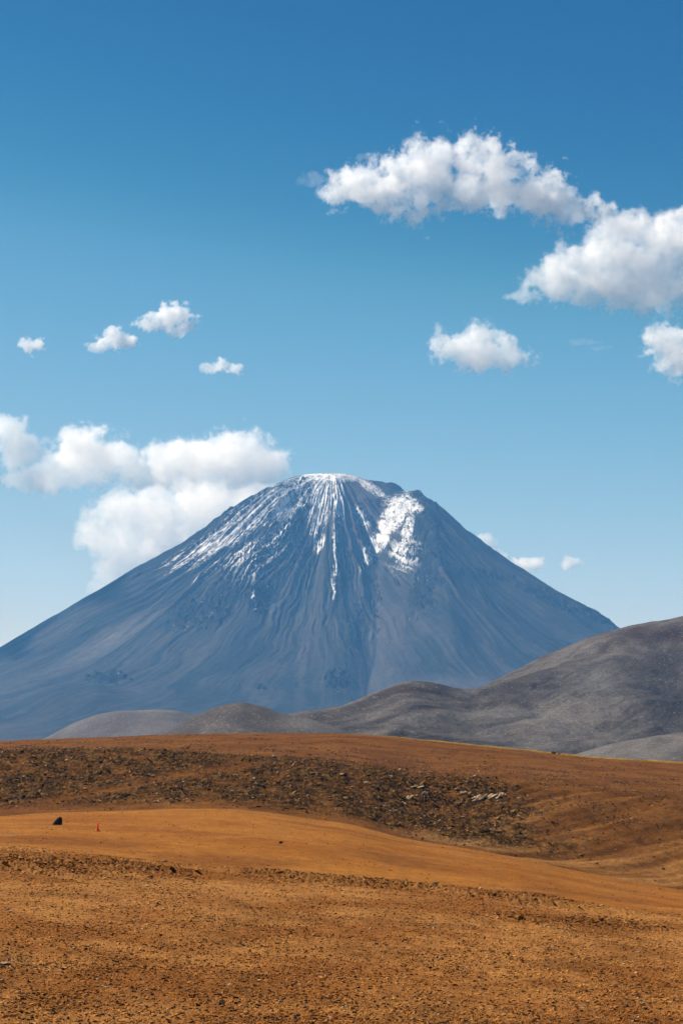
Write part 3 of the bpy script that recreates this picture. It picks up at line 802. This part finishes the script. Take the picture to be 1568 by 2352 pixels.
# rubble on the scarp
n = 110000
inv = r.uniform(1 / 470.0, 1 / 362.0, n); d = 1 / inv
t = (r.uniform(-60, 1630, n) - 784) / F
rw = rocky_weight(t, d)
keep = r.random(n) < rw * 0.42 + 0.03
t, d = t[keep], d[keep]
size = np.clip(0.10 + 0.085 * r.pareto(2.5, len(t)), 0.10, 0.5)
xx = 784 + t * F
hot = np.exp(-((xx - 1000) / 150) ** 2) * np.exp(-((d - 418) / 9) ** 2)
size *= (1 + 0.5 * hot)
g = r.random(len(t))
tone = mixc((0.19, 0.080, 0.014), (0.46, 0.28, 0.105), g ** 1.6)
dk = r.random(len(t)) < 0.25
tone[dk] = mixc((0.040, 0.018, 0.003), (0.10, 0.042, 0.008), r.random(dk.sum()))
scatter('rubble', 'tan and dark rubble covering the scarp of the brown hill', t, d, size, tone, M_loose_far, 5, elong=1.5, tilt=0.6, along=0.7)
# low tufts and stones dotting the brown top
n = 42000
inv = r.uniform(1 / 596.0, 1 / 385.0, n); d = 1 / inv
t = (r.uniform(-60, 1630, n) - 784) / F
keep = r.random(n) < 0.7 * sm(-0.1, 0.4, fbm(t * d / 9, d / 14, 3, 211)) * (1 - sm(480, 590, d) * 0.7)
t, d = t[keep], d[keep]
tone = mixc((0.06, 0.036, 0.020), (0.30, 0.19, 0.11), (r.random(len(t)) < 0.25).astype(float))
scatter('stones', 'scattered small dark stones on the brown hilltop', t, d, r.uniform(0.10, 0.32, len(t)), tone, M_loose_far, 6, elong=0.8)

# pebbles on the orange rise
n = 90000
inv = r.uniform(1 / 240.0, 1 / 150.0, n); d = 1 / inv
t = (r.uniform(-60, 1630, n) - 784) / F
keep = r.random(n) < 0.25 + 0.6 * sm(-.2, .5, fbm(t * d / 9, d / 5, 3, 221)) + 0.5 * sm(222, 236, d)
t, d = t[keep], d[keep]
size = np.clip(0.022 + 0.018 * r.pareto(2.6, len(t)), 0.02, 0.14)
tone = near_colour(t, d) * r.uniform(0.3, 2.0, (len(t), 1))
scatter('pebbles', 'small ochre pebbles lying over the smooth orange rise', t, d, size, tone, M_loose, 7)

# ---- single stones
def stone_obj(x, y, w, h, me, mat, label, group=None, cat='stone', name='stone', rot=None, depth_k=0.8, sink=0.12):
    X, Y = to_ground(x, y)
    t = np.array([X / Y]); zz = near_z(t, np.array([Y]))[0]
    me2 = me
    o = bpy.data.objects.new(name, me2)
    if not me2.materials: me2.materials.append(mat)
    s = Y / F
    o.scale = (w * s / 2, w * s / 2 * depth_k, h * s / 1.1)
    o.rotation_euler = (0, 0, rot if rot is not None else 0)
    o.location = (X, Y, zz + h * s * (0.5 - sink))
    COL.objects.link(o)
    return prop(o, label, cat, group)

rr_ = random.Random(11)
dark_m = [rock_mesh('dark_stone', 300 + k, flat=0.55, pts=16) for k in range(5)]
pale_m = [rock_mesh('pale_stone', 320 + k, flat=0.45, pts=12) for k in range(4)]
rock_m = [rock_mesh('tan_rock', 340 + k, flat=0.55, pts=18, sub=2) for k in range(5)]
GD = 'dark stones on the foreground gravel'
# dark stones, thickest at the lower left
pts = []
for _ in range(110):
    x = abs(rr_.gauss(0, 1)) * 330 + 5 if rr_.random() < .7 else rr_.uniform(0, 1560)
    y = 2352 - abs(rr_.gauss(0, 1)) * 55 - 2
    if 0 < x < 1560 and y > 2190: pts.append((x, y))
for x, y in pts:
    w = rr_.uniform(5, 12) * (0.7 + 0.3 * (y - 2100) / 250)
    stone_obj(x, y, w, w * rr_.uniform(.5, .8), dark_m[rr_.randrange(5)], M_black, 'small dark stone among the dark stones of the lower foreground gravel', GD, rot=rr_.uniform(0, 6))
GP = 'pale stones on the foreground gravel'
for _ in range(60):
    x, y = rr_.uniform(0, 1560), rr_.uniform(2030, 2340)
    w = rr_.uniform(5, 10)
    stone_obj(x, y, w, w * rr_.uniform(.3, .5), pale_m[rr_.randrange(4)], M_pale, 'small pale flat stone lying on the orange foreground gravel', GP, rot=rr_.uniform(0, 6))
# stones the photograph shows one by one
one = rock_mesh('stone', 401, flat=0.3, pts=16)
stone_obj(337, 2038, 20, 7, rock_mesh('flat_stone', 402, flat=.4, pts=16), M_tan, 'flat tan slab with a dark underside at the right end of the left gravel bank', rot=.2)
stone_obj(438, 2025, 20, 5, rock_mesh('flat_stone', 403, flat=.4, pts=16), M_black, 'thin dark slab alone on the gravel right of the left bank', rot=.1)
stone_obj(197, 2060, 15, 6, rock_mesh('flat_stone', 404, flat=.4, pts=16), M_black, 'dark flat stone below the left gravel bank', rot=.4)
stone_obj(744, 2221, 13, 9, rock_mesh('stone', 405, flat=.6, pts=14), M_tan, 'grey wedge-shaped stone alone in the middle of the foreground', rot=.4)
stone_obj(989, 2228, 10, 8, rock_mesh('stone', 406, flat=.6, pts=14), M_black, 'dark pointed stone right of the grey wedge-shaped one', rot=.4)
stone_obj(1273, 2213, 10, 6, rock_mesh('stone', 407, flat=.6, pts=14), M_black, 'dark stone alone on the right part of the foreground', rot=.9)
stone_obj(15, 2218, 30, 9, rock_mesh('flat_stone', 408, flat=.4, pts=16), M_pale, 'wide pale slab at the left edge of the foreground', rot=.1)
stone_obj(378, 1983, 22, 7, rock_mesh('stone', 409, flat=.5, pts=16), M_ochre, 'low ochre stone on the crest of the gravel, left of the crest boulder', rot=.1)
stone_obj(620, 2007, 12, 8, rock_mesh('stone', 410, flat=.6, pts=14), M_tan, 'rounded grey stone sitting on the gravel crest', rot=.1)
stone_obj(755, 2019, 16, 6, rock_mesh('stone', 411, flat=.5, pts=14), M_black, 'low dark stone on the gravel crest near the centre', rot=.1)
stone_obj(1000, 2048, 26, 9, rock_mesh('stone', 412, flat=.5, pts=14), M_black, 'largest dark slab in the long gravel bank', rot=.1)
stone_obj(948, 2036, 22, 7, rock_mesh('stone', 413, flat=.5, pts=14), M_ochre, 'ochre stone on the gravel crest above the long bank', rot=.1)

# boulder beyond: black, leaning to the right
def black_boulder():
    X, Y = to_ground(132, 1895)
    sc_ = Y / F; w, h = 23 * sc_, 19 * sc_
    bm = bmesh.new(); rnd = random.Random(5)
    outline = [(-1.0, -0.1), (0.92, -0.1), (1.0, 0.50), (0.92, 0.86), (0.62, 1.0), (0.30, 0.96), (-0.15, 0.70), (-0.62, 0.40), (-0.92, 0.12)]
    for dy, k in ((-0.62, 0.70), (-0.40, 0.94), (0.0, 1.0), (0.42, 0.92), (0.70, 0.62)):
        for x, z_ in outline:
            bm.verts.new(((x * k + 0.08 * (1 - k)) * w / 2 * rnd.uniform(.96, 1.04), dy * w / 2, (z_ * (0.25 + 0.75 * k) if z_ > 0 else z_) * h * rnd.uniform(.97, 1.03)))
    bmesh.ops.convex_hull(bm, input=bm.verts)
    for v in [v for v in bm.verts if not v.link_faces]: bm.verts.remove(v)
    bmesh.ops.subdivide_edges(bm, edges=bm.edges, cuts=2)
    for v in bm.verts:
        v.co *= 1 + 0.05 * (rnd.random() - .5)
    bmesh.ops.triangulate(bm, faces=bm.faces)
    me = bpy.data.meshes.new('boulder'); bm.to_mesh(me); bm.free(); me.materials.append(M_black)
    o = bpy.data.objects.new('boulder', me); COL.objects.link(o)
    o.location = (X, Y, near_z(np.array([X / Y]), np.array([Y]))[0])
    return prop(o, 'black boulder leaning right on the orange rise beside the traffic cone', 'boulder')
black_boulder()
stone_obj(645, 1938, 12, 8, rock_mesh('stone', 421, flat=.65, pts=18, sub=2), M_black, 'small dark rounded rock on the orange rise, far right of the traffic cone', cat='rock', name='rock', rot=.5)
stone_obj(1271, 1732, 16, 7, rock_mesh('rock', 422, flat=.5, pts=18, sub=2), M_black, 'low dark rock breaking the skyline of the brown hill', cat='rock', name='rock', rot=.2)
stone_obj(1283, 1733, 8, 4, rock_mesh('rock', 423, flat=.5, pts=18, sub=2), M_black, 'tiny dark rock right beside the low one on the brown skyline', cat='rock', name='rock', rot=.2)

# pale outcrop of the scarp and the crags round it
def outcrop(x, y, w, h, seed, label, lean=-0.5):
    X, Y = to_ground(x, y + h * .5)
    s = Y / F
    # a cluster of tilted, cracked slabs grown together: one hull per slab, nicked and joined into one crag
    rnd = random.Random(seed); bm = bmesh.new()
    for k in range(9):
        part_ = bmesh.new()
        cx_, cy_ = rnd.uniform(-.75, .75), rnd.uniform(-.6, .5)
        sx, sy, sz = rnd.uniform(.22, .5), rnd.uniform(.25, .5), rnd.uniform(.35, 1.0) * (1 - .5 * abs(cx_))
        for _ in range(13):
            a, b_, c = rnd.uniform(-1, 1), rnd.uniform(-1, 1), rnd.uniform(-1, 1)
            part_.verts.new((cx_ + a * sx + c * .25, cy_ + b_ * sy + c * .12, c * sz + a * sx * .35 - .15))
        bmesh.ops.convex_hull(part_, input=part_.verts)
        for v in [v for v in part_.verts if not v.link_faces]: part_.verts.remove(v)
        bmesh.ops.subdivide_edges(part_, edges=part_.edges, cuts=2)
        for v in part_.verts: v.co += Vector((rnd.uniform(-1, 1), rnd.uniform(-1, 1), rnd.uniform(-1, 1))) * 0.035
        bmesh.ops.triangulate(part_, faces=part_.faces)
        tmp = bpy.data.meshes.new('slab'); part_.to_mesh(tmp); part_.free(); bm.from_mesh(tmp); bpy.data.meshes.remove(tmp)
    me = bpy.data.meshes.new('outcrop'); bm.to_mesh(me); bm.free(); me.materials.append(M_tan)
    o = bpy.data.objects.new('rock_outcrop', me); COL.objects.link(o)
    zz = near_z(np.array([X / Y]), np.array([Y]))[0]
    o.scale = (w * s / 2.0, w * s / 2.6, h * s * .85); o.location = (X, Y + .5, zz + h * s * .30)
    return prop(o, label, 'rock outcrop')
outcrop(1112, 1826, 62, 26, 501, 'largest pale tan outcrop on the scarp, cracked and blocky')
outcrop(1152, 1827, 22, 14, 502, 'pale block touching the right end of the largest outcrop')
outcrop(1062, 1826, 22, 9, 503, 'low pale block just left of the largest outcrop')
outcrop(978, 1828, 30, 18, 504, 'pale outcrop in the middle of the left cluster of crags')
outcrop(935, 1832, 28, 12, 505, 'low pale crag at the left end of the left cluster')
outcrop(955, 1808, 44, 7, 506, 'long thin pale ledge above the left cluster of crags')
GR = 'rocks on the scarp of the brown hill'
for _ in range(110):
    x, y = rr_.uniform(0, 1300), rr_.uniform(1745, 1900)
    if y > float(mid_crest(np.array([x]))[0]) - 4: continue
    X, Y = to_ground(x, y)
    if rr_.random() > float(rocky_weight(np.array([X / Y]), np.array([Y]))[0]) * 1.5: continue
    w = rr_.uniform(6, 13)
    stone_obj(x, y, w, w * rr_.uniform(.4, .65), rock_m[rr_.randrange(5)], M_tan, 'tan rock standing out of the rubble of the dark scarp', GR, cat='rock', name='rock', rot=rr_.uniform(0, 6))

# ------------------------------------------------------------------ traffic cone
def traffic_cone():
    X, Y = to_ground(224, 1909)
    zz = near_z(np.array([X / Y]), np.array([Y]))[0]
    root = bpy.data.objects.new('traffic_cone', None); COL.objects.link(root)
    root.location = (X, Y, zz); root.rotation_euler = (0, 0, math.radians(20))
    root.empty_display_size = 0.3
    prop(root, 'bent orange traffic cone standing on the orange rise near the black boulder', 'traffic cone')
    mo = bpy.data.materials.new('orange_plastic'); mo.use_nodes = True
    b = mo.node_tree.nodes['Principled BSDF']; b.inputs['Roughness'].default_value = 0.55
    nz_ = mo.node_tree.nodes.new('ShaderNodeTexNoise'); nz_.inputs['Scale'].default_value = 6
    rp = mo.node_tree.nodes.new('ShaderNodeValToRGB'); rp.color_ramp.elements[0].color = (0.66, 0.085, 0.001, 1); rp.color_ramp.elements[1].color = (0.80, 0.15, 0.002, 1)
    mo.node_tree.links.new(nz_.outputs['Fac'], rp.inputs[0]); mo.node_tree.links.new(rp.outputs[0], b.inputs['Base Color'])
    tl = mo.node_tree.nodes.new('ShaderNodeBsdfTranslucent'); mxs = mo.node_tree.nodes.new('ShaderNodeMixShader'); mxs.inputs[0].default_value = 0.5
    mo.node_tree.links.new(rp.outputs[0], tl.inputs['Color']); mo.node_tree.links.new(b.outputs[0], mxs.inputs[1]); mo.node_tree.links.new(tl.outputs[0], mxs.inputs[2])
    mo.node_tree.links.new(mxs.outputs[0], mo.node_tree.nodes['Material Output'].inputs['Surface'])
    mk = stone_mat('black_rubber', (0.03, 0.03, 0.03), (0.015, 0.015, 0.015), 8, 0.003)
    H = 19.5 * Y / F
    k = H / 0.78
    bm = bmesh.new()
    prof_ = [(0.225, 0.035), (0.215, 0.05), (0.17, 0.09), (0.145, 0.16), (0.12, 0.28), (0.088, 0.45), (0.060, 0.62), (0.040, 0.75), (0.034, 0.78), (0.022, 0.78), (0.02, 0.70)]
    rings = []
    for rr2, zz2 in prof_:
        bend = 0.10 * max(0, zz2 - 0.15) ** 1.2
        rings.append([bm.verts.new((math.cos(a) * rr2 * k + bend * k, math.sin(a) * rr2 * k, zz2 * k)) for a in [2 * math.pi * i / 24 for i in range(24)]])
    for a, b2 in zip(rings[:-1], rings[1:]):
        for i in range(24):
            bm.faces.new((a[i], a[(i + 1) % 24], b2[(i + 1) % 24], b2[i]))
    me = bpy.data.meshes.new('cone_body'); bm.to_mesh(me); bm.free(); me.materials.append(mo)
    for p_ in me.polygons: p_.use_smooth = True
    o = bpy.data.objects.new('cone_body', me); COL.objects.link(o); o.parent = root
    bm = bmesh.new(); bmesh.ops.create_cube(bm, size=1)
    for v in bm.verts: v.co = (v.co.x * 0.52 * k, v.co.y * 0.52 * k, (v.co.z + 0.3) * 0.05 * k)
    bmesh.ops.bevel(bm, geom=bm.edges[:], offset=0.012 * k, segments=2, affect='EDGES')
    me = bpy.data.meshes.new('base_plate'); bm.to_mesh(me); bm.free(); me.materials.append(mk)
    o = bpy.data.objects.new('base_plate', me); COL.objects.link(o); o.parent = root
traffic_cone()
